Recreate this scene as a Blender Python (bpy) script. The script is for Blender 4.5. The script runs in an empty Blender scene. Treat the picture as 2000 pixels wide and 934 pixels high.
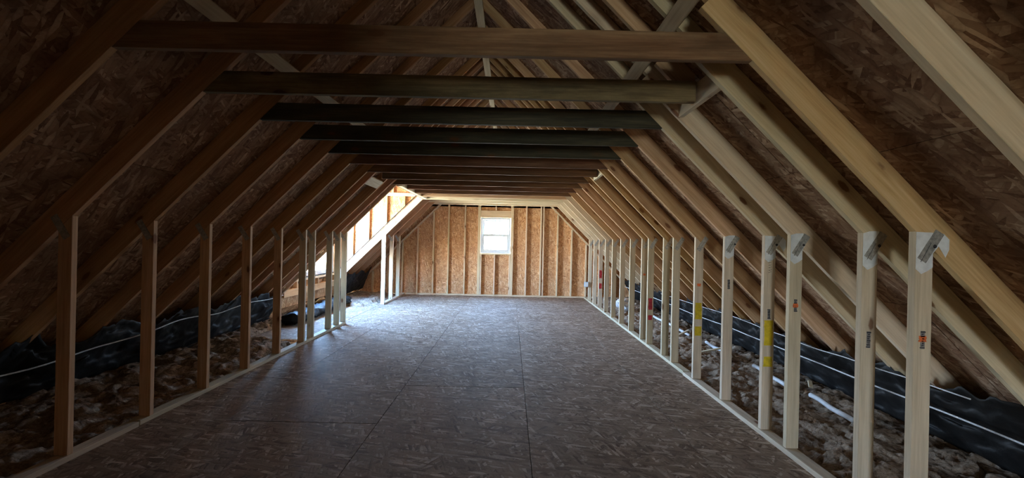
import bpy, bmesh, math, random
from mathutils import Vector, Matrix, noise
random.seed(7)
R = math.radians
SC = bpy.context.scene
COL = SC.collection
H = 1.49                                   # eye height above the subfloor

# ------------------------------------------------------------------ camera
cam_d = bpy.data.cameras.new('camera')
cam = bpy.data.objects.new('camera', cam_d)
COL.objects.link(cam)
SC.camera = cam
cam_d.sensor_width = 36.0
cam_d.lens = 803 / 2000 * 36.0
cam_d.shift_x = 3 / 2000
cam_d.shift_y = 6 / 2000
cam_d.clip_start = 0.02
cam.location = (0, 0, H)
cam.rotation_euler = (R(90), -0.022, 0)

# ------------------------------------------------------------------ sky
w = bpy.data.worlds.new('sky')
SC.world = w
w.use_nodes = True
wn = w.node_tree
wn.nodes.clear()
wo = wn.nodes.new('ShaderNodeOutputWorld')
wb = wn.nodes.new('ShaderNodeBackground')
wr = wn.nodes.new('ShaderNodeValToRGB')
wt = wn.nodes.new('ShaderNodeTexCoord')
ws = wn.nodes.new('ShaderNodeSeparateXYZ')
wm = wn.nodes.new('ShaderNodeMath')
wm.operation = 'MULTIPLY_ADD'
wm.inputs[1].default_value = 0.5
wm.inputs[2].default_value = 0.5
wr.color_ramp.elements[0].position = 0.47
wr.color_ramp.elements[0].color = (0.44, 0.43, 0.38, 1)
wr.color_ramp.elements[1].position = 0.53
wr.color_ramp.elements[1].color = (0.68, 0.74, 0.84, 1)
for _p, _c in ((0.63, (0.36, 0.60, 1.0, 1)), (0.85, (0.20, 0.46, 1.0, 1))):
    _e = wr.color_ramp.elements.new(_p)
    _e.color = _c
wn.links.new(wt.outputs['Generated'], ws.inputs[0])
wn.links.new(ws.outputs['Z'], wm.inputs[0])
wn.links.new(wm.outputs[0], wr.inputs[0])
wn.links.new(wr.outputs[0], wb.inputs[0])
wn.links.new(wb.outputs[0], wo.inputs[0])
wb.inputs[1].default_value = 40.0

def portal(name, loc, rot, sx, sy):
    d = bpy.data.lights.new(name, 'AREA')
    d.shape = 'RECTANGLE'
    d.size = sx
    d.size_y = sy
    d.cycles.is_portal = True
    o = bpy.data.objects.new(name, d)
    COL.objects.link(o)
    o.location = loc
    o.rotation_euler = rot
    return o

SC.view_settings.view_transform = 'Standard'
SC.view_settings.look = 'None'
SC.view_settings.exposure = 2.05
SC.view_settings.gamma = 1.0
SC.view_settings.use_curve_mapping = False
SC.cycles.max_bounces = 10
SC.cycles.diffuse_bounces = 8
SC.cycles.transparent_max_bounces = 8
SC.cycles.caustics_reflective = False
SC.cycles.caustics_refractive = False
SC.cycles.sample_clamp_indirect = 8.0
SC.cycles.use_denoising = True
SC.cycles.filter_width = 1.0

# ------------------------------------------------------------------ room figures (x across, y depth, z up)
CR, CL = 2.13 + H, 2.96 + H                # underside of the rafters: x + z = CR, -x + z = CL
DEEP = 0.198                               # rafter depth measured upright
XR, XL = 2.03, -2.85                       # knee wall faces
X0 = (CR - CL) / 2                         # ridge
TIE = 0.935 + H                            # underside of the collar ties
YB = 11.25                                 # face of the far gable studs
YF = -6.2                                  # near gable
EAVE = 0.0
G = [2.06 + 0.611 * k for k in range(15)]
DY0, DY1 = 7.19, 9.38                      # dormer opening
DX = -3.95                                 # dormer front
HX = -1.96                                 # dormer header
T = 0.038

# ------------------------------------------------------------------ materials
def newmat(name):
    m = bpy.data.materials.new(name)
    m.use_nodes = True
    nt = m.node_tree
    nt.nodes.clear()
    out = nt.nodes.new('ShaderNodeOutputMaterial')
    b = nt.nodes.new('ShaderNodeBsdfPrincipled')
    nt.links.new(b.outputs[0], out.inputs[0])
    b.inputs['Specular IOR Level'].default_value = 0.25
    return m, nt, b

class N:
    """small node helper"""
    def __init__(s, nt):
        s.nt = nt
    def n(s, kind, ins=None, **kw):
        nd = s.nt.nodes.new(kind)
        for k, v in kw.items():
            setattr(nd, k, v)
        for k, v in (ins or {}).items():
            if hasattr(v, 'is_output') or isinstance(v, bpy.types.NodeSocket):
                s.nt.links.new(v, nd.inputs[k])
            else:
                nd.inputs[k].default_value = v
        return nd
    def math(s, op, a, b=0.0, c=0.0, clamp=False):
        nd = s.n('ShaderNodeMath', {0: a, 1: b, 2: c}, operation=op)
        nd.use_clamp = clamp
        return nd.outputs[0]
    def ramp(s, fac, stops, interp='LINEAR'):
        nd = s.n('ShaderNodeValToRGB', {0: fac})
        cr = nd.color_ramp
        cr.interpolation = interp
        while len(cr.elements) < len(stops):
            cr.elements.new(0.5)
        for e, (p, c) in zip(cr.elements, stops):
            e.position = p
            e.color = (*c, 1) if len(c) == 3 else c
        return nd.outputs[0]
    def mix(s, f, a, b, mode='MIX'):
        nd = s.nt.nodes.new('ShaderNodeMix')
        nd.data_type = 'RGBA'
        nd.blend_type = mode
        for k, v in ((0, f), (6, a), (7, b)):
            if isinstance(v, bpy.types.NodeSocket):
                s.nt.links.new(v, nd.inputs[k])
            else:
                nd.inputs[k].default_value = v if k == 0 else (*v, 1)
        return nd.outputs[2]

def obj_coords(h):
    tc = h.n('ShaderNodeTexCoord')
    oi = h.n('ShaderNodeObjectInfo')
    off = h.math('MULTIPLY', oi.outputs['Random'], 37.0)
    add = h.n('ShaderNodeVectorMath', {0: tc.outputs['Object'], 1: off}, operation='ADD')
    return add.outputs[0], oi.outputs['Random']

def lumber(name, lo, mid, hi, knot=(0.16, 0.06, 0.02), stain=0.0, stain_col=(0.03, 0.03, 0.025), var=0.5, knots=0.55):
    """sawn softwood: grain along local x, knots, per-board tone"""
    m, nt, b = newmat(name)
    h = N(nt)
    co, rnd = obj_coords(h)
    mp = h.n('ShaderNodeMapping', {'Vector': co, 'Scale': (0.9, 16, 16)})
    n1 = h.n('ShaderNodeTexNoise', {'Vector': mp.outputs[0], 'Scale': 1.0, 'Detail': 5.0, 'Roughness': 0.6, 'Distortion': 0.6})
    mp2 = h.n('ShaderNodeMapping', {'Vector': co, 'Scale': (4, 90, 90)})
    n2 = h.n('ShaderNodeTexNoise', {'Vector': mp2.outputs[0], 'Scale': 1.0, 'Detail': 3.0})
    f = h.math('MULTIPLY_ADD', n2.outputs[0], 0.35, h.math('MULTIPLY', n1.outputs[0], 0.65))
    tone = h.ramp(f, [(0.34, lo), (0.5, mid), (0.66, hi)])
    mpk = h.n('ShaderNodeMapping', {'Vector': co, 'Scale': (3.4, 8.5, 8.5)})
    vk = h.n('ShaderNodeTexVoronoi', {'Vector': mpk.outputs[0], 'Scale': 1.0})
    sx = h.n('ShaderNodeSeparateColor', {0: vk.outputs['Color']})
    wob = h.n('ShaderNodeTexNoise', {'Vector': co, 'Scale': 60.0})
    dist = h.math('MULTIPLY_ADD', wob.outputs[0], 0.05, vk.outputs['Distance'])
    kn = h.ramp(dist, [(0.15, (1, 1, 1)), (0.2, (0, 0, 0))])
    keep = h.math('GREATER_THAN', sx.outputs[0], knots)
    kf = h.math('MULTIPLY', kn, keep)
    col = h.mix(h.math('MULTIPLY', kf, 0.85), tone, knot)
    halo = h.ramp(dist, [(0.15, (1, 1, 1)), (0.42, (0, 0, 0))])
    col = h.mix(h.math('MULTIPLY', h.math('MULTIPLY', halo, keep), 0.3), col, knot)
    if stain:
        ns = h.n('ShaderNodeTexNoise', {'Vector': h.n('ShaderNodeMapping', {'Vector': co, 'Scale': (1.6, 6, 6)}).outputs[0], 'Scale': 1.0, 'Detail': 6.0, 'Roughness': 0.7})
        sf = h.ramp(ns.outputs[0], [(0.38, (0, 0, 0)), (0.62, (1, 1, 1))])
        col = h.mix(h.math('MULTIPLY', sf, stain), col, stain_col)
    hv = h.n('ShaderNodeHueSaturation', {'Color': col,
             'Hue': h.math('MULTIPLY_ADD', rnd, 0.02, 0.49),
             'Saturation': h.math('MULTIPLY_ADD', rnd, 0.3 * var, 1.0 - 0.15 * var),
             'Value': h.math('MULTIPLY_ADD', rnd, -0.5 * var, 1.0 + 0.25 * var)})
    nt.links.new(hv.outputs[0], b.inputs['Base Color'])
    b.inputs['Roughness'].default_value = 0.75
    bp = h.n('ShaderNodeBump', {'Height': f, 'Strength': 0.25, 'Distance': 0.004})
    nt.links.new(bp.outputs[0], b.inputs['Normal'])
    return m

def osb(name, cols, scale=1.0, edge_dark=0.5, dust=None, rough=0.8, bump=0.4, blotch=0.25, spec=0.2):
    """oriented strand board: three crossing layers of long flakes in the local xy plane"""
    m, nt, b = newmat(name)
    h = N(nt)
    co, rnd = obj_coords(h)
    nz = h.n('ShaderNodeTexNoise', {'Vector': co, 'Scale': 9.0 * scale, 'Detail': 3.0})
    wv = h.n('ShaderNodeVectorMath', {0: nz.outputs['Color'], 'Scale': 0.018 / scale}, operation='SCALE')
    co2 = h.n('ShaderNodeVectorMath', {0: co, 1: wv.outputs[0]}, operation='ADD').outputs[0]
    layers = []
    for ang, sl, sw in ((12, 12, 58), (71, 13, 66), (-48, 11, 50)):
        mr = h.n('ShaderNodeMapping', {'Vector': co2, 'Rotation': (0, 0, R(ang))})
        mp = h.n('ShaderNodeMapping', {'Vector': mr.outputs[0], 'Scale': (sl * scale, sw * scale, 3.0)})
        v = h.n('ShaderNodeTexVoronoi', {'Vector': mp.outputs[0], 'Scale': 1.0, 'Randomness': 1.0})
        sp = h.n('ShaderNodeSeparateColor', {0: v.outputs['Color']})
        layers.append((sp.outputs[0], sp.outputs[1], v.outputs['Distance']))
    k1 = h.math('GREATER_THAN', layers[0][1], 0.55)
    k2 = h.math('GREATER_THAN', layers[1][1], 0.5)
    def pick(i):
        a = h.n('ShaderNodeMix', {0: k2, 2: layers[2][i], 3: layers[1][i]})
        c = h.n('ShaderNodeMix', {0: k1, 2: a.outputs[0], 3: layers[0][i]})
        return c.outputs[0]
    val, dst = pick(0), pick(2)
    fine = h.n('ShaderNodeTexNoise', {'Vector': co, 'Scale': 120.0 * scale, 'Detail': 2.0})
    val2 = h.math('MULTIPLY_ADD', fine.outputs[0], 0.3, h.math('MULTIPLY', val, 0.8))
    col = h.ramp(val2, [(0.12, cols[0]), (0.32, cols[1]), (0.75, cols[2]), (0.93, cols[3])])
    ed = h.ramp(dst, [(0.5, (0, 0, 0)), (0.85, (1, 1, 1))])
    col = h.mix(h.math('MULTIPLY', ed, edge_dark), col, cols[0])
    if dust:
        nd = h.n('ShaderNodeTexNoise', {'Vector': co, 'Scale': 1.7, 'Detail': 6.0, 'Roughness': 0.65})
        df = h.ramp(nd.outputs[0], [(0.35, (0, 0, 0)), (0.7, (1, 1, 1))])
        col = h.mix(h.math('MULTIPLY', df, dust[1]), col, dust[0])
    nb = h.n('ShaderNodeTexNoise', {'Vector': co, 'Scale': 4.5, 'Detail': 5.0, 'Roughness': 0.6})
    bf = h.ramp(nb.outputs[0], [(0.4, (1, 1, 1)), (0.62, (0, 0, 0))])
    col = h.mix(h.math('MULTIPLY', bf, blotch), col, cols[0])
    hv = h.n('ShaderNodeHueSaturation', {'Color': col, 'Value': h.math('MULTIPLY_ADD', rnd, 0.16, 0.92)})
    nt.links.new(hv.outputs[0], b.inputs['Base Color'])
    b.inputs['Roughness'].default_value = rough
    b.inputs['Specular IOR Level'].default_value = spec
    bp = h.n('ShaderNodeBump', {'Height': h.math('SUBTRACT', val, h.math('MULTIPLY', ed, 0.6)), 'Strength': bump, 'Distance': 0.004})
    nt.links.new(bp.outputs[0], b.inputs['Normal'])
    return m

def plain(name, col, rough=0.6, metal=0.0, vary=0.0, scale=30.0, bump=0.0, spec=0.3):
    m, nt, b = newmat(name)
    h = N(nt)
    co, rnd = obj_coords(h)
    nz = h.n('ShaderNodeTexNoise', {'Vector': co, 'Scale': scale, 'Detail': 5.0, 'Roughness': 0.6})
    lo = tuple(c * (1 - vary) for c in col)
    hi = tuple(min(1, c * (1 + vary)) for c in col)
    nt.links.new(h.ramp(nz.outputs[0], [(0.35, lo), (0.65, hi)]), b.inputs['Base Color'])
    b.inputs['Roughness'].default_value = rough
    b.inputs['Metallic'].default_value = metal
    b.inputs['Specular IOR Level'].default_value = spec
    if bump:
        bp = h.n('ShaderNodeBump', {'Height': nz.outputs[0], 'Strength': bump, 'Distance': 0.01})
        nt.links.new(bp.outputs[0], b.inputs['Normal'])
    return m

M = {}
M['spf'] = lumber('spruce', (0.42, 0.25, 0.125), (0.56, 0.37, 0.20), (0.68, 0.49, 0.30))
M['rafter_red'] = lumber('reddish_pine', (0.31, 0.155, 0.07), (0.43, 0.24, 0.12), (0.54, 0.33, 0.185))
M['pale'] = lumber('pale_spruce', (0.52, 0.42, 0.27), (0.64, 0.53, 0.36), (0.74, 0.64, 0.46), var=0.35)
M['gable'] = lumber('gable_stud_wood', (0.60, 0.44, 0.27), (0.72, 0.56, 0.37), (0.80, 0.66, 0.47), var=0.2)
M['gold'] = lumber('golden_pine', (0.46, 0.29, 0.12), (0.60, 0.41, 0.19), (0.70, 0.52, 0.28), var=0.1, knots=0.3)
M['stamp_grey'] = plain('faded_ink', (0.2, 0.19, 0.18), 0.8, vary=0.35, scale=150)
M['stud'] = lumber('stud_spruce', (0.48, 0.40, 0.28), (0.63, 0.54, 0.39), (0.73, 0.64, 0.49), stain=0.15, stain_col=(0.25, 0.2, 0.16), var=0.3, knots=0.8)
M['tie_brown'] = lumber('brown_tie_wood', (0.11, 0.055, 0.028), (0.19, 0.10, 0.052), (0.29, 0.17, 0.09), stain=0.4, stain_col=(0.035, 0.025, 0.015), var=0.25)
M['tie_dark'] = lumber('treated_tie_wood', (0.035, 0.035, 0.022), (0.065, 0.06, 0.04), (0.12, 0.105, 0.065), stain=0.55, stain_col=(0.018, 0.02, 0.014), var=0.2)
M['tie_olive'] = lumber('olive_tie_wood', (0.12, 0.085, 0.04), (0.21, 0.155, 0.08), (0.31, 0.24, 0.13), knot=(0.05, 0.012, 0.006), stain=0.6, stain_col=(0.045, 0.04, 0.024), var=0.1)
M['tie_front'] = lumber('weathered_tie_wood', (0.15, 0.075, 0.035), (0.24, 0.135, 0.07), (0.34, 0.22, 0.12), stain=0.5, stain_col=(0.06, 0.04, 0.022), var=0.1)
M['osb_floor'] = osb('floor_strand_board', [(0.11, 0.066, 0.04), (0.24, 0.16, 0.105), (0.34, 0.245, 0.17), (0.60, 0.47, 0.36)], scale=0.75, dust=((0.38, 0.30, 0.24), 0.3), rough=0.75, edge_dark=0.5, bump=0.35, spec=0.12)
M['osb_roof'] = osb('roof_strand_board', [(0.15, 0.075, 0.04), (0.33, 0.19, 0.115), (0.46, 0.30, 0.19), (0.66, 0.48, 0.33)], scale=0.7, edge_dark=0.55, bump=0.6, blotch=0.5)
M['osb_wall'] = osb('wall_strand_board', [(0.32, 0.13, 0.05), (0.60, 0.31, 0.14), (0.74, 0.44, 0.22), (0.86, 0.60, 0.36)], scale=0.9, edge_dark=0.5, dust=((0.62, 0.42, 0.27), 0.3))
M['vinyl'] = plain('white_vinyl', (0.72, 0.78, 0.82), 0.4, vary=0.03)
M['metal'] = plain('galvanised_steel', (0.42, 0.43, 0.41), 0.55, 0.6, vary=0.3, scale=60)
M['paint_white'] = plain('chalky_overspray', (0.72, 0.78, 0.82), 0.8, vary=0.1, scale=20)
M['yellow'] = plain('yellow_marking_paint', (0.62, 0.46, 0.02), 0.6, vary=0.2, scale=25)
M['red'] = plain('red_marking_paint', (0.42, 0.03, 0.04), 0.6, vary=0.3, scale=25)
M['orange'] = plain('orange_marking_paint', (0.75, 0.17, 0.05), 0.6, vary=0.25, scale=40)
M['ink'] = plain('stamp_ink', (0.04, 0.04, 0.045), 0.7, vary=0.3, scale=200)
M['black_sheet'] = plain('black_plastic', (0.009, 0.009, 0.009), 0.6, vary=0.4, scale=9, bump=0.6, spec=0.3)
M['cable'] = plain('white_cable_jacket', (0.62, 0.66, 0.70), 0.45, vary=0.08)
M['blue_plastic'] = plain('blue_outlet_plastic', (0.25, 0.45, 0.62), 0.4, vary=0.1)
M['foil'] = plain('white_foil', (0.75, 0.78, 0.82), 0.3, 0.3, vary=0.2, scale=20)
M['dark_void'] = plain('tar_paper', (0.02, 0.018, 0.016), 0.9, vary=0.3)

m, nt, b = newmat('mineral_wool')
h = N(nt)
co, rnd = obj_coords(h)
a1 = h.n('ShaderNodeTexNoise', {'Vector': co, 'Scale': 6.0, 'Detail': 8.0, 'Roughness': 0.7})
a2 = h.n('ShaderNodeTexNoise', {'Vector': co, 'Scale': 45.0, 'Detail': 5.0, 'Roughness': 0.75})
f = h.math('MULTIPLY_ADD', a2.outputs[0], 0.5, h.math('MULTIPLY', a1.outputs[0], 0.5))
nt.links.new(h.ramp(f, [(0.36, (0.11, 0.075, 0.05)), (0.48, (0.31, 0.23, 0.165)), (0.6, (0.52, 0.42, 0.33))]), b.inputs['Base Color'])
b.inputs['Roughness'].default_value = 1.0
b.inputs['Specular IOR Level'].default_value = 0.02
bp = h.n('ShaderNodeBump', {'Height': f, 'Strength': 1.0, 'Distance': 0.03})
nt.links.new(bp.outputs[0], b.inputs['Normal'])
M['wool'] = m

m = bpy.data.materials.new('window_glass')
m.use_nodes = True
nt = m.node_tree
nt.nodes.clear()
h = N(nt)
tr = h.n('ShaderNodeBsdfTransparent', {0: (0.95, 0.98, 0.98, 1)})
gl = h.n('ShaderNodeBsdfGlossy', {0: (1, 1, 1, 1), 'Roughness': 0.02})
mx = h.n('ShaderNodeMixShader', {0: 0.05, 1: tr.outputs[0], 2: gl.outputs[0]})
nt.links.new(mx.outputs[0], h.n('ShaderNodeOutputMaterial').inputs[0])
M['glass'] = m

# ------------------------------------------------------------------ builders
def tag(o, label=None, cat=None, group=None, kind=None):
    for k, v in (('label', label), ('category', cat), ('group', group), ('kind', kind)):
        if v:
            o[k] = v
    return o

def empty(name, loc=(0, 0, 0), rot=(0, 0, 0)):
    o = bpy.data.objects.new(name, None)
    COL.objects.link(o)
    o.empty_display_size = 0.1
    o.location = loc
    o.rotation_euler = rot
    return o

def link(name, me, mat, mw, parent=None):
    o = bpy.data.objects.new(name, me)
    COL.objects.link(o)
    if mat:
        me.materials.append(mat)
    if parent:
        pw = Matrix.LocRotScale(parent.location, parent.rotation_euler, parent.scale)
        if parent.parent:
            q = parent.parent
            pw = Matrix.LocRotScale(q.location, q.rotation_euler, q.scale) @ pw
        o.parent = parent
        mw = pw.inverted() @ mw
    l, r, s = mw.decompose()
    o.location = l
    o.rotation_euler = r.to_euler()
    return o

def poly_prism(name, pts, depth, mat, mw, parent=None, bevel=0.002):
    """pts in the local xy plane, extruded to local z = depth; mw places it in the world"""
    bm = bmesh.new()
    lo = [bm.verts.new((x, y, 0)) for x, y in pts]
    up = [bm.verts.new((x, y, depth)) for x, y in pts]
    n = len(pts)
    bm.faces.new(lo)
    bm.faces.new(up)
    for i in range(n):
        bm.faces.new((lo[i], lo[(i + 1) % n], up[(i + 1) % n], up[i]))
    bmesh.ops.recalc_face_normals(bm, faces=bm.faces)
    if bevel:
        bmesh.ops.bevel(bm, geom=list(bm.edges), offset=bevel, segments=1, affect='EDGES', clamp_overlap=True)
    me = bpy.data.meshes.new(name)
    bm.to_mesh(me)
    bm.free()
    return link(name, me, mat, mw, parent)

def box(name, size, loc, mat, rot=(0, 0, 0), parent=None, bevel=0.002):
    """box centred on loc; grain along its own x"""
    sx, sy, sz = size
    bm = bmesh.new()
    bmesh.ops.create_cube(bm, size=1.0)
    bmesh.ops.scale(bm, vec=(sx, sy, sz), verts=bm.verts)
    if bevel:
        bmesh.ops.bevel(bm, geom=list(bm.edges), offset=min(bevel, 0.3 * min(size)), segments=1, affect='EDGES')
    me = bpy.data.meshes.new(name)
    bm.to_mesh(me)
    bm.free()
    from mathutils import Euler
    mw = Matrix.Translation(loc) @ Euler(rot).to_matrix().to_4x4()
    return link(name, me, mat, mw, parent)

def frame_xz(y, ang):
    """local x runs along a direction in the world xz plane turned down by ang, local z = world +y"""
    d = Vector((math.cos(ang), 0, -math.sin(ang)))
    zl = Vector((0, 1, 0))
    yl = zl.cross(d)
    m = Matrix((d, yl, zl)).transposed().to_4x4()
    return Matrix.Translation((0, y, 0)) @ m

def prism_xz(name, pts, y0, y1, ang, mat, parent=None, bevel=0.002):
    """pts are world (x, z); thickness from y0 to y1; grain along ang (downward from +x)"""
    ox = sum(p[0] for p in pts) / len(pts)
    oz = sum(p[1] for p in pts) / len(pts)
    F = Matrix.Translation((ox, y0, oz)) @ frame_xz(0, ang)
    inv = F.inverted()
    loc = [(inv @ Vector((x, y0, z))) for x, z in pts]
    return poly_prism(name, [(p.x, p.y) for p in loc], y1 - y0, mat, F, parent, bevel)

def tube(name, pts, r, mat, parent=None, seg=6):
    bm = bmesh.new()
    rings = []
    pts = [Vector(p) for p in pts]
    for i, p in enumerate(pts):
        t = (pts[min(i + 1, len(pts) - 1)] - pts[max(i - 1, 0)]).normalized()
        u = t.orthogonal().normalized() if abs(t.z) > 0.95 else t.cross(Vector((0, 0, 1))).normalized()
        v = t.cross(u)
        rings.append([bm.verts.new(p + (u * math.cos(a) + v * math.sin(a)) * r) for a in [2 * math.pi * k / seg for k in range(seg)]])
    for a, c in zip(rings, rings[1:]):
        for k in range(seg):
            bm.faces.new((a[k], a[(k + 1) % seg], c[(k + 1) % seg], c[k]))
    bm.faces.new(rings[0])
    bm.faces.new(rings[-1])
    bmesh.ops.recalc_face_normals(bm, faces=bm.faces)
    for f in bm.faces:
        f.smooth = True
    me = bpy.data.meshes.new(name)
    bm.to_mesh(me)
    bm.free()
    return link(name, me, mat, Matrix.Identity(4), parent)

ORD = ['nearest', 'second', 'third', 'fourth', 'fifth', 'sixth', 'seventh', 'eighth', 'ninth', 'tenth', 'eleventh',
       'twelfth', 'thirteenth', 'fourteenth', 'fifteenth', 'sixteenth', 'seventeenth', 'eighteenth', 'nineteenth']

FR = ['nearest the camera'] + [o + ' from the camera' for o in ORD[1:]]

# ------------------------------------------------------------------ floor
floor = tag(empty('floor'), kind='structure')
box('subfloor_base', (5.2, YB - YF + 0.1, 0.03), ((XR + XL) / 2, (YB + YF) / 2 + 0.1, -0.045), M['dark_void'], parent=floor, bevel=0)
seams = [XL - 0.09, -2.265, -1.046, 0.172, 1.39, XR + 0.09]
offs = [1.9, 3.32, 4.21, 4.43, 3.4]
for i in range(5):
    xa, xb = seams[i], seams[i + 1]
    ys = [-0.8] + [offs[i] + 2.438 * k for k in range(-6, 6) if -0.6 < offs[i] + 2.438 * k < YB - 0.2] + [YB + 0.09]  # boards left off behind the viewer so the dark base cuts bounce light
    for a, c in zip(ys, ys[1:]):
        g = 0.0035
        box('floor_panel', (xb - xa - g, c - a - g, 0.02), ((xa + xb) / 2, (a + c) / 2, -0.010 - random.uniform(0, 0.0012)), M['osb_floor'], parent=floor, bevel=0.0015)
for a, c in ((6.0, 7.9), (7.9, 9.0)):       # boards laid into the dormer bay
    box('floor_panel', (0.86, c - a - 0.004, 0.02), (XL - 0.09 - 0.435, (a + c) / 2, -0.010), M['osb_floor'], parent=floor, bevel=0.0015)

for nm, xa, xb in (('eave_ceiling', -5.2, XL - 0.1), ('eave_ceiling', XR + 0.1, 4.3)):
    box(nm, (xb - xa, YB - YF + 0.6, 0.02), ((xa + xb) / 2, (YB + YF) / 2, -0.20), M['dark_void'], parent=floor, bevel=0)
# ------------------------------------------------------------------ roof deck
roof = tag(empty('ceiling'), kind='structure')
def deck(side):
    c = (CR if side > 0 else CL) + DEEP
    top = c - side * X0                                    # z of the inner face at the ridge
    bounds = [top] + [z for z in [H + 0.49 + 0.862 * k for k in (2, 1, 0, -1, -2)] if z < top - 0.05] + [-0.35]
    row = 0
    for zt, zb in zip(bounds, bounds[1:]):
        off = YF + (0.4 if row % 2 else 1.6)
        ys = [YF] + [off + 2.438 * k for k in range(0, 10) if off + 2.438 * k < YB] + [YB + 0.1]
        for a, b_ in zip(ys, ys[1:]):
            rects = [(a, b_, zb, zt)]
            if side < 0:
                for (oy0, oy1) in ((DY0, DY1),):
                    oz1, oz0 = c + HX, c + DX               # opening in z
                    nxt = []
                    for (p, q, u, v) in rects:
                        if q <= oy0 or p >= oy1 or v <= oz0 or u >= oz1:
                            nxt.append((p, q, u, v))
                            continue
                        if p < oy0: nxt.append((p, oy0, u, v))
                        if q > oy1: nxt.append((oy1, q, u, v))
                        p2, q2 = max(p, oy0), min(q, oy1)
                        if u < oz0: nxt.append((p2, q2, u, oz0))
                        if v > oz1: nxt.append((p2, q2, oz1, v))
                    rects = nxt
            for (p, q, u, v) in rects:
                if q - p < 0.02 or v - u < 0.02:
                    continue
                zm = (u + v) / 2
                xm = side * (c - zm)
                off_n = 0.0065 + random.uniform(0, 0.001)
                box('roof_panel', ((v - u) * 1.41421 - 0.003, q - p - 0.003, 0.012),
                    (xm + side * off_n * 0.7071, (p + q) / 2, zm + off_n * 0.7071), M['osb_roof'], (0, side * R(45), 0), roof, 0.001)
        row += 1
deck(1)
deck(-1)
# felt over the deck closes the joints to daylight
for s in (1, -1):
    c = (CR if s > 0 else CL) + DEEP + 0.035
    segs = [(YF - 0.1, YB + 0.2, -0.5, c - s * X0)] if s > 0 else None
    if s < 0:
        zo0, zo1 = c + DX, c + HX
        segs = [(YF - 0.1, DY0, -0.5, c - s * X0), (DY1, YB + 0.2, -0.5, c - s * X0),
                (DY0, DY1, -0.5, zo0), (DY0, DY1, zo1, c - s * X0)]
    for (a, b_, u, v) in segs:
        zm = (u + v) / 2
        box('roof_felt', ((v - u) * 1.41421, b_ - a, 0.008), (s * (c - zm), (a + b_) / 2, zm), M['dark_void'], (0, s * R(45), 0), roof, 0)

# ------------------------------------------------------------------ rafters
def rafter_poly(side, top=None, low=None):
    """outline (x, z): deep below the step, shallower above it; low = stop at this |x|"""
    c = CR if side > 0 else CL
    st = H + 1.2
    if low is None:
        p = [(X0, c + 0.072 - side * X0), (side * (c - st + 0.036), st + 0.036), (side * (c - st), st), (side * (c - 0.0), 0.0),
             (side * (c + 0.0 + 0.099), 0.099), (X0, c + DEEP - side * X0)]
    else:
        p = [(X0, c + 0.072 - side * X0), (side * (c - st + 0.036), st + 0.036), (side * (c - st), st), (side * low, c - low), (side * low, c - low + DEEP), (X0, c + DEEP - side * X0)]
    return p

def half_gap(p, side):
    # stop each rafter a hair short of the ridge plane
    return [(x + side * 0.0015 if abs(x - X0) < 1e-6 else x, z) for x, z in p]

RY = [1.45, G[0], 2.37, 2.98, G[2], G[3], G[4], G[5], 5.44, 6.04, G[7], G[8], G[9], G[10], G[11], G[12], G[13], G[14]]
LY = [G[0], G[1], G[2], G[3], G[4], G[5], G[6], 5.99, 6.57, 6.88, 7.152, G[12], G[13], G[14]]
for k in range(2, 11):
    y = G[0] - 0.611 * k
    o = prism_xz('rafter', half_gap(rafter_poly(1), 1), y, y + T, R(45), M['pale'])
    tag(o, 'right rafter beside or behind the camera, %s back from the picture edge' % ORD[k - 2], 'rafter', 'right rafters out of the picture')
for k in range(1, 11):
    y = G[0] - 0.611 * k
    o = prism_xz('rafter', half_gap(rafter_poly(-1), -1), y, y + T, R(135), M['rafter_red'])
    tag(o, 'brown left rafter beside or behind the camera, %s back from the picture edge' % ORD[k - 1], 'rafter', 'left rafters out of the picture')
    x = XL
    o = prism_xz('wall_stud', [(x, T), (x, CL + x - 0.001), (x - 0.089, CL + x - 0.09), (x - 0.089, T)], y, y + T, R(90), M['spf'])
    tag(o, 'left stud beside or behind the camera, %s back from the picture edge' % ORD[k - 1], 'stud', 'left studs out of the picture')
note_r = {0: 'at the top right corner', 1: 'meeting the front collar tie', 2: 'just before the white block', 3: 'just beyond the white block'}
for i, y in enumerate(RY):
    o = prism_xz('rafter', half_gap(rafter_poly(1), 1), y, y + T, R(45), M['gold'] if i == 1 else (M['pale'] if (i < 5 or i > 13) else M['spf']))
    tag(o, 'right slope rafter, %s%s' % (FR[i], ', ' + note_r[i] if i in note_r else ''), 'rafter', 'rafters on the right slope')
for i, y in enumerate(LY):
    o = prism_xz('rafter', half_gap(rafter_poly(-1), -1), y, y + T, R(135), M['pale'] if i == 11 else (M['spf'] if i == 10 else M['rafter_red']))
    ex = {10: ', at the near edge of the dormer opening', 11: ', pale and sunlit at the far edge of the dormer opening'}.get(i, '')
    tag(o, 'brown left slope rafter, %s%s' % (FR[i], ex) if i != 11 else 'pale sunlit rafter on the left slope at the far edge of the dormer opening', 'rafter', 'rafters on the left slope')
for y, nm in ((G[1], 'above the nearer white block'), (G[6], 'above the farther white block')):
    o = prism_xz('short_rafter', half_gap(rafter_poly(1, low=1.193), 1), y + T + 0.001, y + 2 * T + 0.001, R(45), M['spf'])
    tag(o, 'short upper rafter on the right slope %s' % nm, 'rafter', 'short upper rafters')
o = prism_xz('short_rafter', half_gap(rafter_poly(-1, low=2.02), -1), G[7] + T + 0.001, G[7] + 2 * T + 0.001, R(135), M['spf'])
tag(o, 'short upper rafter on the left slope above the pale flat block', 'rafter', 'short upper rafters')
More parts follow.
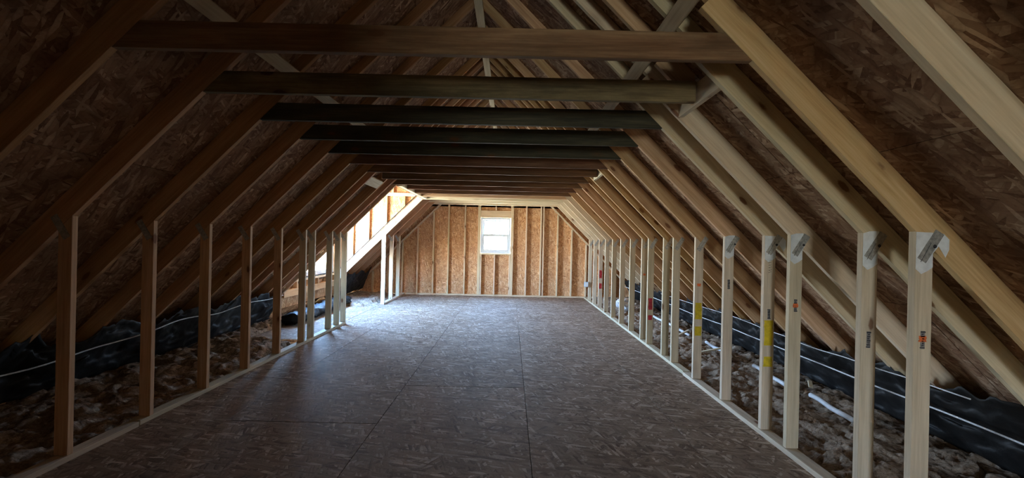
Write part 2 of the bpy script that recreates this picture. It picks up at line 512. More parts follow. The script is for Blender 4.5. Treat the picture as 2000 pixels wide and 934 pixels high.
for i, y in enumerate(G[9:12]):
    o = prism_xz('short_rafter', half_gap(rafter_poly(-1, low=-HX - 0.042), -1), y + T + 0.001, y + 2 * T + 0.001, R(135), M['spf'])
    tag(o, 'short upper rafter on the left slope over the dormer opening, %s of three' % ['nearest', 'middle', 'farthest'][i], 'rafter', 'short upper rafters')

# blocks at the framed bays
def head_block(y0, y1, nm, lab):
    o = box(nm, (y1 - y0 - T - 0.002, T, 0.14), (1.215, (y0 + T + y1) / 2, TIE + 0.065), M['paint_white'] if False else M['stud'], (0, 0, R(90)))
    return tag(o, lab, 'block', 'blocks between rafters')
head_block(2.37, 2.98, 'header_block', 'white-edged wood block between two right rafters at the end of the second collar tie')
head_block(5.44, 6.04, 'header_block', 'small white-edged wood block between right rafters far down the room')
zc = 0.856 + H
o = box('header_block', (0.541, 0.147, T), (-(CL - zc) - 0.0142, (5.99 + T + 6.57) / 2, zc + 0.0142), M['stud'], (0, 0, 0))
o.rotation_euler = Matrix(((0, -0.7071, -0.7071), (1, 0, 0), (0, -0.7071, 0.7071))).to_euler()
tag(o, 'pale flat wood block between two left rafters just before the dormer opening', 'block', 'blocks between rafters')

# header carrying the cut rafters over the dormer opening
o = box('dormer_header', (DY1 - 7.19 - 0.004, T * 2, 0.15), (HX, (7.19 + DY1) / 2, TIE + 0.077), M['pale'], (0, 0, R(90)))
tag(o, 'doubled pale header beam along the top of the dormer opening', 'beam')

# collar ties
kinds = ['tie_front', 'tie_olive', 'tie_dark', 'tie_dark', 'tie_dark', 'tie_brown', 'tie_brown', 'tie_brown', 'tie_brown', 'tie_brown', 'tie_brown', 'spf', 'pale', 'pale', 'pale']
look = {0: 'weathered red-brown and olive collar tie, nearest the camera', 1: 'dark olive collar tie with round knots, second from the camera, cut square at right',
        2: 'near-black collar tie, third from the camera', 3: 'near-black collar tie, fourth from the camera', 4: 'near-black collar tie, fifth from the camera',
        12: 'pale collar tie at the far edge of the dormer opening', 13: 'pale collar tie, second from the far gable wall', 14: 'pale collar tie nearest the far gable wall, level with the window head'}
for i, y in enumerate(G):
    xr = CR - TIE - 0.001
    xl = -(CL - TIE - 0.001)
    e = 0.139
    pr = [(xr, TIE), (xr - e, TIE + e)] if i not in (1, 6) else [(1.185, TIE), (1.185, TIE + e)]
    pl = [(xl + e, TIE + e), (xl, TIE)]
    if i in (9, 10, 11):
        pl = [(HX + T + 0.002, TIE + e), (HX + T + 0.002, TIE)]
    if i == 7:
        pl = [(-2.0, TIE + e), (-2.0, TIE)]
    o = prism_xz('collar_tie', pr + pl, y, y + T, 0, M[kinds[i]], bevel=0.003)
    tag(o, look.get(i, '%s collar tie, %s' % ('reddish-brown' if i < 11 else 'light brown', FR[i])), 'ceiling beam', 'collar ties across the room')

# long lateral braces under the rafters
def long_board(name, c3, rot_y, y0, y1, label):
    o = box(name, (y1 - y0, 0.089, T), (c3[0], (y0 + y1) / 2, c3[1]), M['pale'])
    a = rot_y
    # local x -> world y ; local y across ; local z normal
    X = Vector((0, 1, 0))
    Z = Vector((math.sin(a), 0, math.cos(a)))
    Y = Z.cross(X)
    o.rotation_euler = Matrix((X, Y, Z)).transposed().to_euler()
    return tag(o, label, 'board', 'long boards nailed under the upper rafters')
zc = H + 1.278
k = (0.072 - 0.027) / 1.0
long_board('brace_board', (CR + k - zc, zc), R(45), 0.6, 11.2, 'long narrow board running under the upper rafters on the right slope')
long_board('brace_board', (-(CL + k - zc), zc), R(-45), 0.6, 11.2, 'long narrow board running under the upper rafters on the left slope')
long_board('ridge_board', (-0.395, H + 2.535), 0, 1.0, 11.2, 'pale narrow board running along just under the roof ridge')

# ------------------------------------------------------------------ knee walls
def stud(side, y, mat, label, group):
    x = XR if side > 0 else XL
    c = CR if side > 0 else CL
    ax = abs(x)
    p = [(side * ax, T), (side * (ax + 0.089), T), (side * (ax + 0.089), c - ax - 0.089 - 0.001), (side * ax, c - ax - 0.001)]
    if side < 0:
        p = p[::-1]
    root = empty('wall_stud', (side * (ax + 0.045), y + T / 2, T))
    tag(root, label, 'stud', group)
    prism_xz('post', p, y, y + T, R(90), mat, root)
    # truss plate nailed over the joint, leaning outward
    tilt = R(32)
    box('truss_plate', (0.17, 0.0015, 0.05), (side * (ax + 0.075), y - 0.0012, c - ax - 0.075), M['metal'], (0, side * R(-58), 0), root, 0)
    return root

def marks(root, side, y, what):
    x = (XR if side > 0 else XL)
    xm = x + side * 0.045
    for kind, z0, z1 in what:
        if kind == 'stamp':
            base = box('grade_stamp', (0.022, 0.0007, z1 - z0), (xm, y - 0.00045, (z0 + z1) / 2), M['stamp_grey'], parent=root, bevel=0)
            n = 8
            for k in range(n):
                zz = z0 + (z1 - z0) * (k + 0.5) / n
                wdt = 0.024 if k in (0, n - 1) else random.uniform(0.008, 0.02)
                box('stamp_line', (wdt, 0.0006, (z1 - z0) / n * random.uniform(0.35, 0.75)), (xm + random.uniform(-0.003, 0.003), y - 0.0012, zz), M['ink'], parent=base, bevel=0)
        elif kind in ('yellow', 'red', 'orange', 'paint_white'):
            rng = random.Random(int(z0 * 1000) + int(y * 100))
            hw = {'yellow': 0.036, 'red': 0.03, 'orange': 0.02, 'paint_white': 0.042}[kind]
            pts = []
            n = 9
            for k in range(n + 1):
                pts.append((xm + hw + rng.uniform(-0.005, 0.002), z0 + (z1 - z0) * k / n))
            for k in range(n, -1, -1):
                pts.append((xm - hw + rng.uniform(-0.002, 0.005), z0 + (z1 - z0) * k / n))
            nm = {'yellow': 'yellow_paint', 'red': 'red_paint', 'orange': 'orange_paint', 'paint_white': 'white_paint'}[kind]
            prism_xz(nm, pts, y - 0.0011 - (0.0004 if kind == 'orange' else 0), y - 0.0001, 0, M[kind], root, 0)
        elif kind == 'scrawl':
            for k in range(5):
                z = z0 + (z1 - z0) * k / 5
                tube('pencil_scrawl', [(xm - 0.012, y - 0.0012, z), (xm + 0.012, y - 0.0012, z + 0.008), (xm - 0.006, y - 0.0012, z + 0.018), (xm + 0.012, y - 0.0012, z + 0.022)], 0.0012, M['ink'], root, 4)

def white_patch(root, y, big):
    """overspray round the joint of stud and rafter, two thin coats: stud face and rafter face are flush"""
    x = XR
    zt = CR - XR
    pts = [(x + 0.002, zt - 0.004), (x + 0.002, zt - 0.19), (x + 0.03, zt - 0.215), (x + 0.06, zt - 0.2), (x + 0.087, zt - 0.18), (x + 0.087, zt - 0.11)]
    if big:
        pts += [(x + 0.115, zt - 0.075), (x + 0.15, zt - 0.13), (x + 0.168, zt - 0.09), (x + 0.168, zt - 0.04), (x + 0.14, zt - 0.012), (x + 0.08, zt - 0.006)]
    else:
        pts += [(x + 0.105, zt - 0.08), (x + 0.108, zt - 0.03), (x + 0.09, zt + 0.01), (x + 0.04, zt + 0.008)]
    prism_xz('white_paint', pts, y - 0.0011, y - 0.0001, 0, M['paint_white'], root, 0)
    # plate edge drawn dark and the round hole
    tube('plate_edge', [(x + 0.025, y - 0.0025, zt - 0.155), (x + 0.075, y - 0.0025, zt - 0.06)], 0.001, M['ink'], root, 4)
    bm = bmesh.new()
    bmesh.ops.create_cone(bm, cap_ends=True, segments=12, radius1=0.010, radius2=0.008, depth=0.004)
    me = bpy.data.meshes.new('nail_hole')
    bm.to_mesh(me); bm.free()
    link('nail_hole', me, M['ink'], Matrix.Translation((x + 0.095, y - 0.0025, zt - 0.075)) @ Matrix.Rotation(R(90), 4, 'X'), root)

R_ST = RY[1:]
R_note = {0: ', with an orange paint blob beside its dark stamp', 1: ', with a dark stamp and no colour', 2: ', with a faint orange blob beside its stamp', 3: ', with two yellow paint bands',
          5: ', with faded yellow paint bands', 8: ', with a red paint band low down', 14: ', with red paint at mid height', 16: ', beside the gable wall'}
R_marks = {0: [('stamp', H - 0.49, H - 0.40), ('orange', H - 0.455, H - 0.425)], 1: [('stamp', H - 0.565, H - 0.47)],
           2: [('stamp', H - 0.46, H - 0.37), ('orange', H - 0.43, H - 0.40)],
           3: [('scrawl', H - 0.2, H - 0.10), ('stamp', H - 0.57, H - 0.49), ('yellow', H - 0.78, H - 0.58), ('yellow', H - 0.95, H - 0.87)],
           4: [('stamp', H - 0.40, H - 0.31)], 9: [('orange', H - 0.47, H - 0.44)], 5: [('orange', H - 0.44, H - 0.41), ('yellow', H - 0.80, H - 0.62), ('yellow', H - 0.98, H - 0.88)],
           8: [('red', H - 0.95, H - 0.78), ('red', H - 1.10, H - 1.03)], 14: [('red', H - 0.78, H - 0.6), ('red', H - 1.02, H - 0.9)]}
for i, y in enumerate(R_ST):
    s = stud(1, y, M['stud'], 'right knee wall stud, %s%s' % (FR[i], R_note.get(i, '')), 'right knee wall studs')
    if i in R_marks:
        marks(s, 1, y, R_marks[i])
    if i < 5:
        white_patch(s, y, i in (0, 3))
for i, y in enumerate(LY[1:]):
    ex = {9: ', at the near side of the dormer opening', 10: ', lit bright beyond the dormer opening', 12: ', beside the gable wall'}.get(i, '')
    s = stud(-1, y, M['stud'] if i > 4 else M['spf'], 'left knee wall stud, %s%s' % (FR[i], ex), 'left knee wall studs')

def plate(x0, y0, y1, label, side, dx=0.0):
    ax = abs(x0) + dx
    o = box('bottom_plate', (y1 - y0, 0.089, T), (side * (ax + 0.0445), (y0 + y1) / 2, T / 2), M['stud'], (0, 0, R(90)))
    return tag(o, label, 'plate', 'bottom plates of the knee walls')
plate(XR, YF + 0.1, 4.74, 'near length of the right knee wall bottom plate', 1, -0.012)
plate(XR, 4.76, 11.24, 'far length of the right knee wall bottom plate', 1)
plate(XL, YF + 0.1, 3.18, 'near length of the left knee wall bottom plate', -1, -0.01)
plate(XL, 3.2, 7.20, 'middle length of the left knee wall bottom plate, up to the dormer opening', -1)
plate(XL, 9.37, 11.24, 'short far length of the left knee wall bottom plate beside the gable', -1)

# ------------------------------------------------------------------ gable walls
def gable(name, y, out, holes):
    """y = inner face of the studs, out = +1 away from the room along +y"""
    root = tag(empty(name, (0, y, 0)), kind='structure')
    cr, cl = CR + DEEP, CL + DEEP
    yo = y + out * 0.091
    y0, y1 = (yo, yo + 0.012) if out > 0 else (yo - 0.012, yo)
    hx0, hx1, hz0, hz1 = holes
    cols = [-4.6, -3.25, -2.04, hx0, hx1, 1.22, 2.44, 3.8]
    def top(x):
        return min(cr - x, cl + x)
    for xa, xb in zip(cols, cols[1:]):
        ga, gb = xa + 0.0015, xb - 0.0015
        spans = [(0.0, 99)] if not (xa >= hx0 - 1e-6 and xb <= hx1 + 1e-6) else [(0.0, hz0), (hz1, 99)]
        cuts = []
        for (u, v) in spans:
            if v > 2.44 and u < 2.44:
                cuts += [(u, 2.4385), (2.4415, v)]
            else:
                cuts.append((u, v))
        for (u, v) in cuts:
            pts = []
            if top(ga) > u: pts.append((ga, u))
            else: pts.append((u - cl if ga < X0 else cr - u, u))
            if top(gb) > u: pts.append((gb, u))
            else: pts.append((cr - u, u))
            if pts[1][0] - pts[0][0] < 0.05: continue
            a, b_ = pts[0][0], pts[1][0]
            if b_ < X0 and top(b_) <= u + 0.02: continue
            xs = sorted(set([a, b_] + ([X0] if a < X0 < b_ else []) + [t for t in (v - cl, cr - v) if a < t < b_]))
            up = [(x, min(v, top(x))) for x in reversed(xs)]
            poly = pts + [p for p in up if p[1] > u + 1e-4]
            if len(poly) >= 3:
                prism_xz('wall_panel', poly, y0, y1, R(90), M['osb_wall'], root, 0)
    # building wrap behind the panels
    w0, w1 = (y1 + 0.002, y1 + 0.006) if out > 0 else (y0 - 0.006, y0 - 0.002)
    cr2, cl2 = cr + 0.06, cl + 0.06
    def wrap(pts):
        prism_xz('house_wrap', pts, w0, w1, 0, M['dark_void'], root, 0)
    if hx1 - hx0 < 0.02:
        wrap([(-cl2 - 0.3, -0.3), (cr2 + 0.3, -0.3), (X0, cr2 - X0)])
    else:
        wrap([(-cl2 - 0.3, -0.3), (hx0, -0.3), (hx0, cl2 + hx0)])
        wrap([(hx1, -0.3), (cr2 + 0.3, -0.3), (hx1, cr2 - hx1)])
        wrap([(hx0, -0.3), (hx1, -0.3), (hx1, hz0), (hx0, hz0)])
        wrap([(hx0, hz1), (hx1, hz1), (hx1, cr2 - hx1), (X0, cr2 - X0), (hx0, cl2 + hx0)])
    return root

wall_b = gable('wall_back', YB, 1, (-0.82, 0.0, H - 0.32, H + 0.66))
f0, f1 = YB, YB + 0.089
def gt(x):                                   # top of a gable stud under the sloped plate
    return min(CR - x, CL + x)
sx = [-4.15, -3.76, -3.35, -2.95, -2.54, -2.11, -1.70, -1.25, 0.43, 0.83, 0.90, 1.29, 1.68, 2.08, 2.5, 2.9]
for x in sx:
    tp = gt(x) - 0.054 - 0.02
    if tp > 0.15:
        prism_xz('gable_stud', [(x - 0.019, T + 0.001), (x + 0.019, T + 0.001), (x + 0.019, tp), (x - 0.019, tp)], f0, f1, R(90), M['gable'], wall_b)
for x in (-0.862, 0.040):                     # king studs by the window
    prism_xz('gable_stud', [(x - 0.0375, T + 0.001), (x + 0.0375, T + 0.001), (x + 0.0375, gt(x) - 0.1), (x - 0.0375, gt(x) - 0.1)], f0, f1, R(90), M['gable'], wall_b)
prism_xz('bottom_plate', [(-4.40, 0.0), (3.55, 0.0), (3.55, T), (-4.40, T)], f0, f1, 0, M['gable'], wall_b)
for s, c in ((1, CR), (-1, CL)):
    xa, xb = X0 + s * 0.03, s * (c - 0.02)
    prism_xz('sloped_plate', [(xa, c - s * xa), (xb, c - s * xb), (xb, c - s * xb - 0.054), (xa, c - s * xa - 0.054)], f0, f1, R(45) if s > 0 else R(135), M['gable'], wall_b)
wx0, wx1, wz0, wz1 = -0.82, 0.0, H - 0.32, H + 0.66
prism_xz('window_header', [(wx0, wz1 + 0.002), (wx1, wz1 + 0.002), (wx1, wz1 + 0.19), (wx0, wz1 + 0.19)], f0, f1, 0, M['gable'], wall_b)
prism_xz('cripple_stud', [(-0.43, wz1 + 0.192), (-0.392, wz1 + 0.192), (-0.392, 3.6), (-0.43, 3.6)], f0, f1, R(90), M['gable'], wall_b)
prism_xz('window_sill_plate', [(wx0, wz0 - 0.04), (wx1, wz0 - 0.04), (wx1, wz0 - 0.002), (wx0, wz0 - 0.002)], f0, f1, 0, M['gable'], wall_b)
for x in (-0.801, -0.43, -0.02):
    prism_xz('cripple_stud', [(x - 0.018, T + 0.001), (x + 0.018, T + 0.001), (x + 0.018, wz0 - 0.042), (x - 0.018, wz0 - 0.042)], f0, f1, R(90), M['gable'], wall_b)

wall_f = gable('wall_front', YF, -1, (-0.62, 0.5, H - 0.95, H + 0.2))
# unseen dark partition added behind the viewer to keep the near left side dark
part = tag(empty('wall_light_block', (-1.6, -2.0, 0)), kind='structure')
prism_xz('wall_panel', [(-4.3, 0.0), (-0.25, 0.0), (-0.25, 4.25), (-0.42, 4.2), (-4.3, 0.35)], -2.0, -1.988, R(90), M['dark_void'], part, 0)
for x in (-2.7, -2.1, -1.5, -0.9, -0.29):
    prism_xz('light_block_stud', [(x - 0.019, 0), (x + 0.019, 0), (x + 0.019, min(2.4, CL + x - 0.1)), (x - 0.019, min(2.4, CL + x - 0.1))], -1.986, -1.897, R(90), M['spf'], part)


# gable window
def window_unit(name, origin, ux, width, height, ncol=3, muntins=True):
    """double-hung unit in the plane of ux and z; its inside faces -normal"""
    root = tag(empty(name, origin, (0, 0, math.atan2(ux[1], ux[0]))), kind='structure')
    mw0 = Matrix.Translation(origin) @ Matrix.Rotation(math.atan2(ux[1], ux[0]), 4, 'Z')
    def bar(nm, x0, x1, z0, z1, yc, d, mat, parent):
        me_o = box(nm, (x1 - x0, d, z1 - z0), mw0 @ Vector(((x0 + x1) / 2, yc, (z0 + z1) / 2)), mat, (0, 0, math.atan2(ux[1], ux[0])), parent, 0.002)
        return me_o
    W_, H_ = width, height
    fw = 0.045
    bar('frame_side', 0.003, fw, 0.003, H_ - 0.003, 0.03, 0.08, M['vinyl'], root)
    bar('frame_side', W_ - fw, W_ - 0.003, 0.003, H_ - 0.003, 0.03, 0.08, M['vinyl'], root)
    bar('frame_head', fw, W_ - fw, H_ - fw, H_ - 0.003, 0.03, 0.08, M['vinyl'], root)
    bar('frame_sill', fw, W_ - fw, 0.003, fw, 0.03, 0.08, M['vinyl'], root)
    for nm, z0, z1, yc in (('lower_sash', fw, H_ / 2 + 0.035, 0.015), ('upper_sash', H_ / 2 - 0.035, H_ - fw, 0.045)):
        s = bar(nm, fw, fw + 0.055, z0, z1, yc, 0.028, M['vinyl'], root)
        bar('sash_rail', W_ - fw - 0.055, W_ - fw, z0, z1, yc, 0.028, M['vinyl'], s)
        bar('sash_rail', fw + 0.055, W_ - fw - 0.055, z0, z0 + 0.06, yc, 0.028, M['vinyl'], s)
        bar('sash_rail', fw + 0.055, W_ - fw - 0.055, z1 - 0.055, z1, yc, 0.028, M['vinyl'], s)
        bar('window_pane', fw + 0.055, W_ - fw - 0.055, z0 + 0.06, z1 - 0.055, yc, 0.004, M['glass'], s)
        if muntins and nm == 'upper_sash':
            for k in range(1, ncol):
                xx = fw + 0.055 + (W_ - 2 * fw - 0.11) * k / ncol
                bar('muntin', xx - 0.010, xx + 0.010, z0 + 0.06, z1 - 0.055, yc - 0.004, 0.01, M['vinyl'], s)
    return root
window_unit('window_1', (wx0, YB + 0.015, wz0), (1, 0), wx1 - wx0, wz1 - wz0)
window_unit('window_rear_added', (0.5, YF - 0.015, H - 0.95), (-1, 0), 1.12, 1.15)  # unseen window added behind the viewer to light the near right side
portal('rear_portal', (-0.06, YF - 0.2, H - 0.375), (R(-90), 0, R(180)), 1.12, 1.15)
portal('window_portal', ((wx0 + wx1) / 2, YB + 0.2, (wz0 + wz1) / 2), (R(90), 0, R(180)), wx1 - wx0, wz1 - wz0)

# ------------------------------------------------------------------ dormers
def dormer(y0, y1, tagno, seen):
    fz = H - 1.07
    top = H + 1.55
    zc0, zc1 = (H - 0.78, H + 1.02) if seen else (H + 0.05, H + 0.95)
    # front wall with its window
    wall = tag(empty('wall_dormer', (DX, y0, fz)), kind='structure')
    x0, x1 = DX - 0.089, DX
    def bx(nm, xa, xb, ya, yb, za, zb, mat, par, rot=None):
        L = (xb - xa, yb - ya, zb - za)
        c = ((xa + xb) / 2, (ya + yb) / 2, (za + zb) / 2)
        if rot == 'z':      # grain upright
            return box(nm, (L[2], L[1], L[0]), c, mat, (0, R(90), 0), par)
        if rot == 'y':
            return box(nm, (L[1], L[0], L[2]), c, mat, (0, 0, R(90)), par)
        return box(nm, L, c, mat, (0, 0, 0), par)
    wy0, wy1 = (y0 + 0.5, y1 - 0.16) if seen else (y0 + 0.2, y1 - 0.2)
    bx('blocking', x0 + 0.04, x1 + 0.01, y0 + 0.01, y1 - 0.01, fz, fz + 0.13, M['spf'], wall, 'y')
    n = 6
    for k in range(n):
        yy = y0 + 0.05 + (y1 - y0 - 0.1) * k / (n - 1)
        bx('cripple_stud', x0, x1, yy - 0.019, yy + 0.019, fz + 0.132, zc0 - 0.042, M['spf'], wall, 'z')
    bx('sill_plate', x0, x1 + 0.01, y0 + 0.01, y1 - 0.01, zc0 - 0.04, zc0 - 0.002, M['pale'], wall, 'y')
    for yy in (y0 + 0.03, wy0 - 0.021, wy1 + 0.021):
        bx('dormer_stud', x0, x1, yy - 0.019, yy + 0.019, zc0, zc1 - 0.002, M['spf'], wall, 'z')
    bx('window_header', x0, x1, y0 + 0.01, y1 - 0.01, zc1, zc1 + 0.19, M['spf'], wall, 'y')
    def sheet(nm, ya, yb, za, zb):
        o = box(nm, (zb - za, yb - ya, 0.012), (x0 - 0.008, (ya + yb) / 2, (za + zb) / 2), M['osb_wall'], (0, R(90), 0), wall, 0)
        return o
    sheet('wall_panel', y0 - 0.125, y1 + 0.125, fz - 0.2, zc0 - 0.003)
    sheet('wall_panel', y0 - 0.125, wy0 - 0.005, zc0, zc1)
    sheet('wall_panel', wy1 + 0.005, y1 + 0.125, zc0, zc1)
    sheet('wall_panel', y0 - 0.125, y1 + 0.125, zc1 + 0.003, top + 0.02)
    window_unit(tagno, (DX - 0.02, wy0, zc0), (0, 1), wy1 - wy0, zc1 - zc0, 4)
    portal('dormer_portal', (DX - 0.25, (wy0 + wy1) / 2, (zc0 + zc1) / 2), (0, R(-90), 0), zc1 - zc0, wy1 - wy0)
    # cheek walls
    for nm, yi, out in (('wall_cheek_far', y1 + T + 0.002, 1), ('wall_cheek_near', y0 - T - 0.002, -1)):
        ck = tag(empty(nm, (DX, yi, fz)), kind='structure')
        ya, yb = (yi, yi + 0.06) if out > 0 else (yi - 0.06, yi)
        za_, zb_ = (yi + 0.062, yi + 0.074) if out > 0 else (yi - 0.074, yi - 0.062)
        tz = H + 1.0
        # panels follow the slope of the roof behind them
        for xa, xb in ((DX - 0.09, -3.3), (-3.297, -2.64), (-2.637, HX + 0.14)):
            lo = lambda x: CL + x + DEEP * 0.3
            prism_xz('cheek_panel', [(xa, lo(xa)), (xb, lo(xb)), (xb, top), (xa, top)], za_, zb_, R(90), M['osb_wall'], ck, 0)
        for x in (-3.91, -3.62, -3.26, -2.86, -2.45):
            lo = CL + x + 0.03
            if lo < tz - 0.05:
                prism_xz('cheek_stud', [(x - 0.019, lo), (x + 0.019, lo + 0.038), (x + 0.019, tz), (x - 0.019, tz)], ya, yb, R(90), M['spf'], ck)
        xe = tz - CL - 0.0
        prism_xz('cheek_plate', [(DX, tz + 0.001), (xe, tz + 0.001), (xe + 0.075, tz + 0.076), (DX, tz + 0.076)], ya, yb, 0, M['pale'], ck)
        for x in (-2.72, -2.3, -3.3):
            prism_xz('cripple_stud', [(x - 0.019, tz + 0.078), (x + 0.019, tz + 0.078), (x + 0.019, top - 0.002), (x - 0.019, top - 0.002)], ya, yb, R(90), M['spf'], ck)
    lid = tag(empty('ceiling_dormer', (DX, y0, top)), kind='structure')
    ym = (y0 + y1) / 2
    for a, b_ in ((y0 - 0.13, ym - 0.002), (ym + 0.002, y1 + 0.13)):
        bx('roof_panel', DX - 0.3, HX + 0.35, a, b_, top + 0.001, top + 0.013, M['osb_roof'], lid)
    lid = tag(empty('trim_1' if seen else 'trim_2', (HX, y0, TIE)), kind='structure')
    bx('header_panel', HX - 0.05, HX - 0.038, y0, y1, TIE, top, M['osb_roof'], lid)
dormer(DY0, DY1, 'window_2', True)

# ------------------------------------------------------------------ eaves: insulation, black sheets, cables
def grid_mesh(name, nx, ny, fn, mat, smooth=True):
    vs, fs = [], []
    for j in range(ny + 1):
        for i in range(nx + 1):
            vs.append(fn(i / nx, j / ny))
    for j in range(ny):
        for i in range(nx):
            a = j * (nx + 1) + i
            fs.append((a, a + 1, a + nx + 2, a + nx + 1))
    me = bpy.data.meshes.new(name)
    me.from_pydata(vs, [], fs)
    me.polygons.foreach_set('use_smooth', [smooth] * len(fs))
    me.update()
    return link(name, me, mat, Matrix.Identity(4))

def wool(x, y, seed):
    v = noise.fractal(Vector((x * 3.0, y * 3.0, seed)), 0.9, 2.1, 3)
    q = Vector((x * 11 + 0.6 * v, y * 9 + 0.6 * noise.noise(Vector((x * 9, y * 9, seed))), seed))
    d = noise.voronoi(q)[0]
    lump = math.sqrt(max(0.0, 1 - min(1, d[0] * 1.35) ** 2))
    d2 = noise.voronoi(q * 2.7)[0]
    l2 = math.sqrt(max(0.0, 1 - min(1, d2[0] * 1.3) ** 2))
    return 0.035 * v + 0.06 * lump * (0.6 + 0.8 * noise.noise(q * 0.5)) + 0.022 * l2 - 0.05

def ins(side, y0, y1, label, dens=60):
    xa = (XR if side > 0 else abs(XL)) + 0.092
    xb = (CR if side > 0 else CL) - 0.3
    def fn(u, v):
        y = y0 + (y1 - y0) * v
        xx = xa + (xb - xa) * u
        z = -0.03 + 0.06 * min(1, u * 3) + 0.05 * u + wool(xx, y, side * 3.3)
        if side < 0 and 5.9 < y < 9.1 and xx < abs(XL) + 0.97:
            z = min(z, 0.0) - 0.09
        return (side * xx, y, z)
    o = grid_mesh('mineral_wool', int((xb - xa) * dens), int((y1 - y0) * dens), fn, M['wool'])
    return tag(o, label, 'insulation', kind='stuff')
ins(1, 0.3, 11.24, 'lumpy brown-grey insulation behind the right knee wall')
ins(-1, 0.3, 11.24, 'lumpy brown insulation behind the left knee wall')

def sheet(side, y0, y1, label, p0, p1, amp=0.05):
    (xa, za), (xb, zb) = p0, p1
    def fn(u, v):
        y = y0 + (y1 - y0) * v
        x = xa + (xb - xa) * u
        z = za + (zb - za) * u
        n = noise.fractal(Vector((x * 9, y * 6, z * 9 + 9.1 * side)), 0.9, 2.2, 4) * amp * 1.6
        n += amp * 1.2 * abs(noise.noise(Vector((x * 4 + y, y * 1.7, z * 6))))
        z += (1 - u) * 0.13 * noise.fractal(Vector((y * 2.3, 4.0 * side, 0)), 0.8, 2.3, 4)
        return (side * (x - n * 0.6), y, max(z + n * 0.5, 0.03))
    o = grid_mesh('plastic_sheet', 20, int((y1 - y0) * 34), fn, M['black_sheet'])
    sm = o.modifiers.new('thickness', 'SOLIDIFY')
    sm.thickness = 0.004
    return tag(o, label, 'plastic sheet')
sheet(1, 0.4, 11.1, 'crumpled black plastic along the right eave behind the studs', (3.05, H - 0.95), (3.30, H - 1.42))
sheet(-1, 0.4, 7.0, 'crumpled black plastic along the left eave, near length', (3.84, H - 0.92), (4.10, H - 1.42))
sheet(-1, 9.5, 11.1, 'crumpled black plastic along the left eave beyond the dormer', (3.74, H - 0.84), (3.97, H - 1.34))

def bundle(pts, r, label, seed):
    """crumpled roll of black plastic"""
    bm = bmesh.new()
    rings = []
    n = 110
    for i in range(n + 1):
        t = i / n * (len(pts) - 1)
        k = min(int(t), len(pts) - 2)
        p = Vector(pts[k]).lerp(Vector(pts[k + 1]), t - k)
        ring = []
        for j in range(24):
            a = 2 * math.pi * j / 24
            q = Vector((math.cos(a), i * 0.07, math.sin(a)))
            rr = r * (1 + 0.4 * noise.noise(q * 1.7 + Vector((seed, 0, 0))) + 0.45 * abs(noise.noise(q * 5.0 + Vector((seed, 3, 0))))) * (0.4 if i in (0, n) else 1)
            ring.append(bm.verts.new(p + Vector((math.cos(a) * rr * 1.5, 0, math.sin(a) * rr * 0.8))))
        rings.append(ring)
    for a, c in zip(rings, rings[1:]):
        for j in range(24):
            bm.faces.new((a[j], a[(j + 1) % 24], c[(j + 1) % 24], c[j]))
    bm.faces.new(rings[0]); bm.faces.new(rings[-1])
    bmesh.ops.recalc_face_normals(bm, faces=bm.faces)
    for f in bm.faces: f.smooth = True
    me = bpy.data.meshes.new('plastic_bundle')
    bm.to_mesh(me); bm.free()
    return tag(link('plastic_bundle', me, M['black_sheet'], Matrix.Identity(4)), label, 'plastic bundle')
bundle([(-3.70, 6.9, 0.11), (-3.68, 7.7, 0.10), (-3.70, 8.4, 0.12), (-3.72, 9.3, 0.12)], 0.1, 'long crumpled roll of black plastic lying under the dormer window', 3.0)

def wavy(pts, seed, n=60, amp=0.02):
    out = []
    for i in range(n + 1):
        t = i / n * (len(pts) - 1)
        k = min(int(t), len(pts) - 2)
        p = Vector(pts[k]).lerp(Vector(pts[k + 1]), t - k)
        p += Vector((noise.noise(Vector((i * 0.15, seed, 0))), 0, noise.noise(Vector((i * 0.15, seed, 7))))) * amp
        out.append(p)
    return out
tag(tube('electrical_cable', wavy([(3.0, 0.5, H - 1.12), (2.99, 3, H - 1.10), (2.97, 6, H - 1.09), (2.98, 10.9, H - 1.08)], 1), 0.007, M['cable']), 'white cable running along the right eave in front of the black plastic', 'cable')
tag(tube('electrical_cable', wavy([(-3.72, 0.5, H - 1.08), (-3.70, 3, H - 1.06), (-3.74, 5, H - 0.98), (-3.85, 7.0, H - 0.99)], 2, amp=0.04), 0.007, M['cable']), 'white cable running along the left eave in front of the black plastic', 'cable')
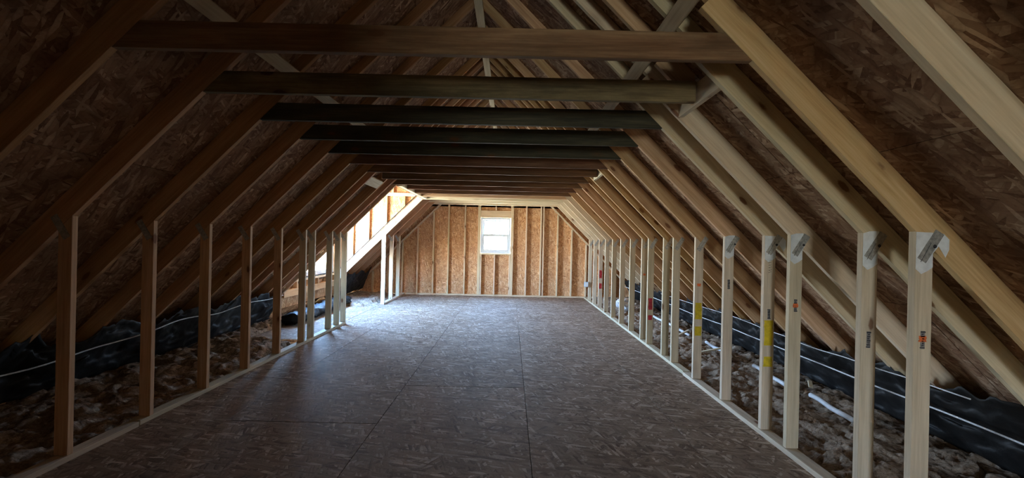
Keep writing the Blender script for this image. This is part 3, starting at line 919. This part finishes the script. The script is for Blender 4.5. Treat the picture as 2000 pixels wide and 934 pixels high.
tag(tube('electrical_cable', wavy([(2.93, 2.6, H - 0.93), (2.94, 4.2, H - 0.95), (2.9, 5.2, H - 0.9), (2.95, 8, H - 0.94)], 4, amp=0.012), 0.005, M['cable']), 'thin upper white cable looping along the right eave', 'cable')
for k, (ya, yb) in enumerate(((3.35, 3.85), (4.15, 4.75), (5.2, 5.9), (6.4, 8.2))):
    pts = wavy([(2.82, ya, 0.10), (2.84, yb, 0.115)], 6 + k, 12, 0.03)
    o = tube('plastic_strip', pts, 0.022, M['cable'], None, 8)
    tag(o, 'white plastic pipe length half buried in the right insulation, %s' % FR[k], 'pipe', 'pipe lengths in the right insulation')

# wood scraps, foil, outlet box
for k, (x, y, z, a, L) in enumerate(((2.98, 4.35, 0.15, 20, 0.09), (3.02, 4.1, 0.14, 60, 0.1), (2.62, 5.4, 0.12, -30, 0.35), (2.6, 6.3, 0.12, 15, 0.4))):
    tag(box('wood_scrap', (L, 0.035, 0.018), (x, y, z), M['stud'], (R(8), R(-20), R(a))),
        ['short pale wood scrap on the right insulation near the fifth stud', 'short pale wood offcut nearest the camera on the right insulation', 'lath scrap lying on the right insulation at mid room', 'lath scrap lying on the right insulation towards the far end'][k], 'wood scrap')
bm = bmesh.new()
bmesh.ops.create_icosphere(bm, subdivisions=3, radius=0.16)
for v in bm.verts:
    v.co *= 1 + 0.5 * noise.noise(v.co * 9)
    v.co.z *= 0.8
me = bpy.data.meshes.new('foil_bag')
bm.to_mesh(me); bm.free()
tag(link('foil_bag', me, M['foil'], Matrix.Translation((2.52, 9.0, 0.20))), 'crumpled shiny white bag on the insulation near the far right corner', 'bag')

ob = empty('outlet_box', (XR - 0.03, 10.62, H - 1.06))
tag(ob, 'light blue electrical outlet box nailed to the last right stud by the gable', 'electrical box')
box('box_body', (0.10, 0.06, 0.13), (XR - 0.051, 10.615, H - 1.17 + 0.12), M['blue_plastic'], (0, 0, 0), ob, 0.004)
box('box_rim', (0.085, 0.008, 0.115), (XR - 0.051, 10.582, H - 1.17 + 0.12), M['vinyl'], (0, 0, 0), ob, 0.001)
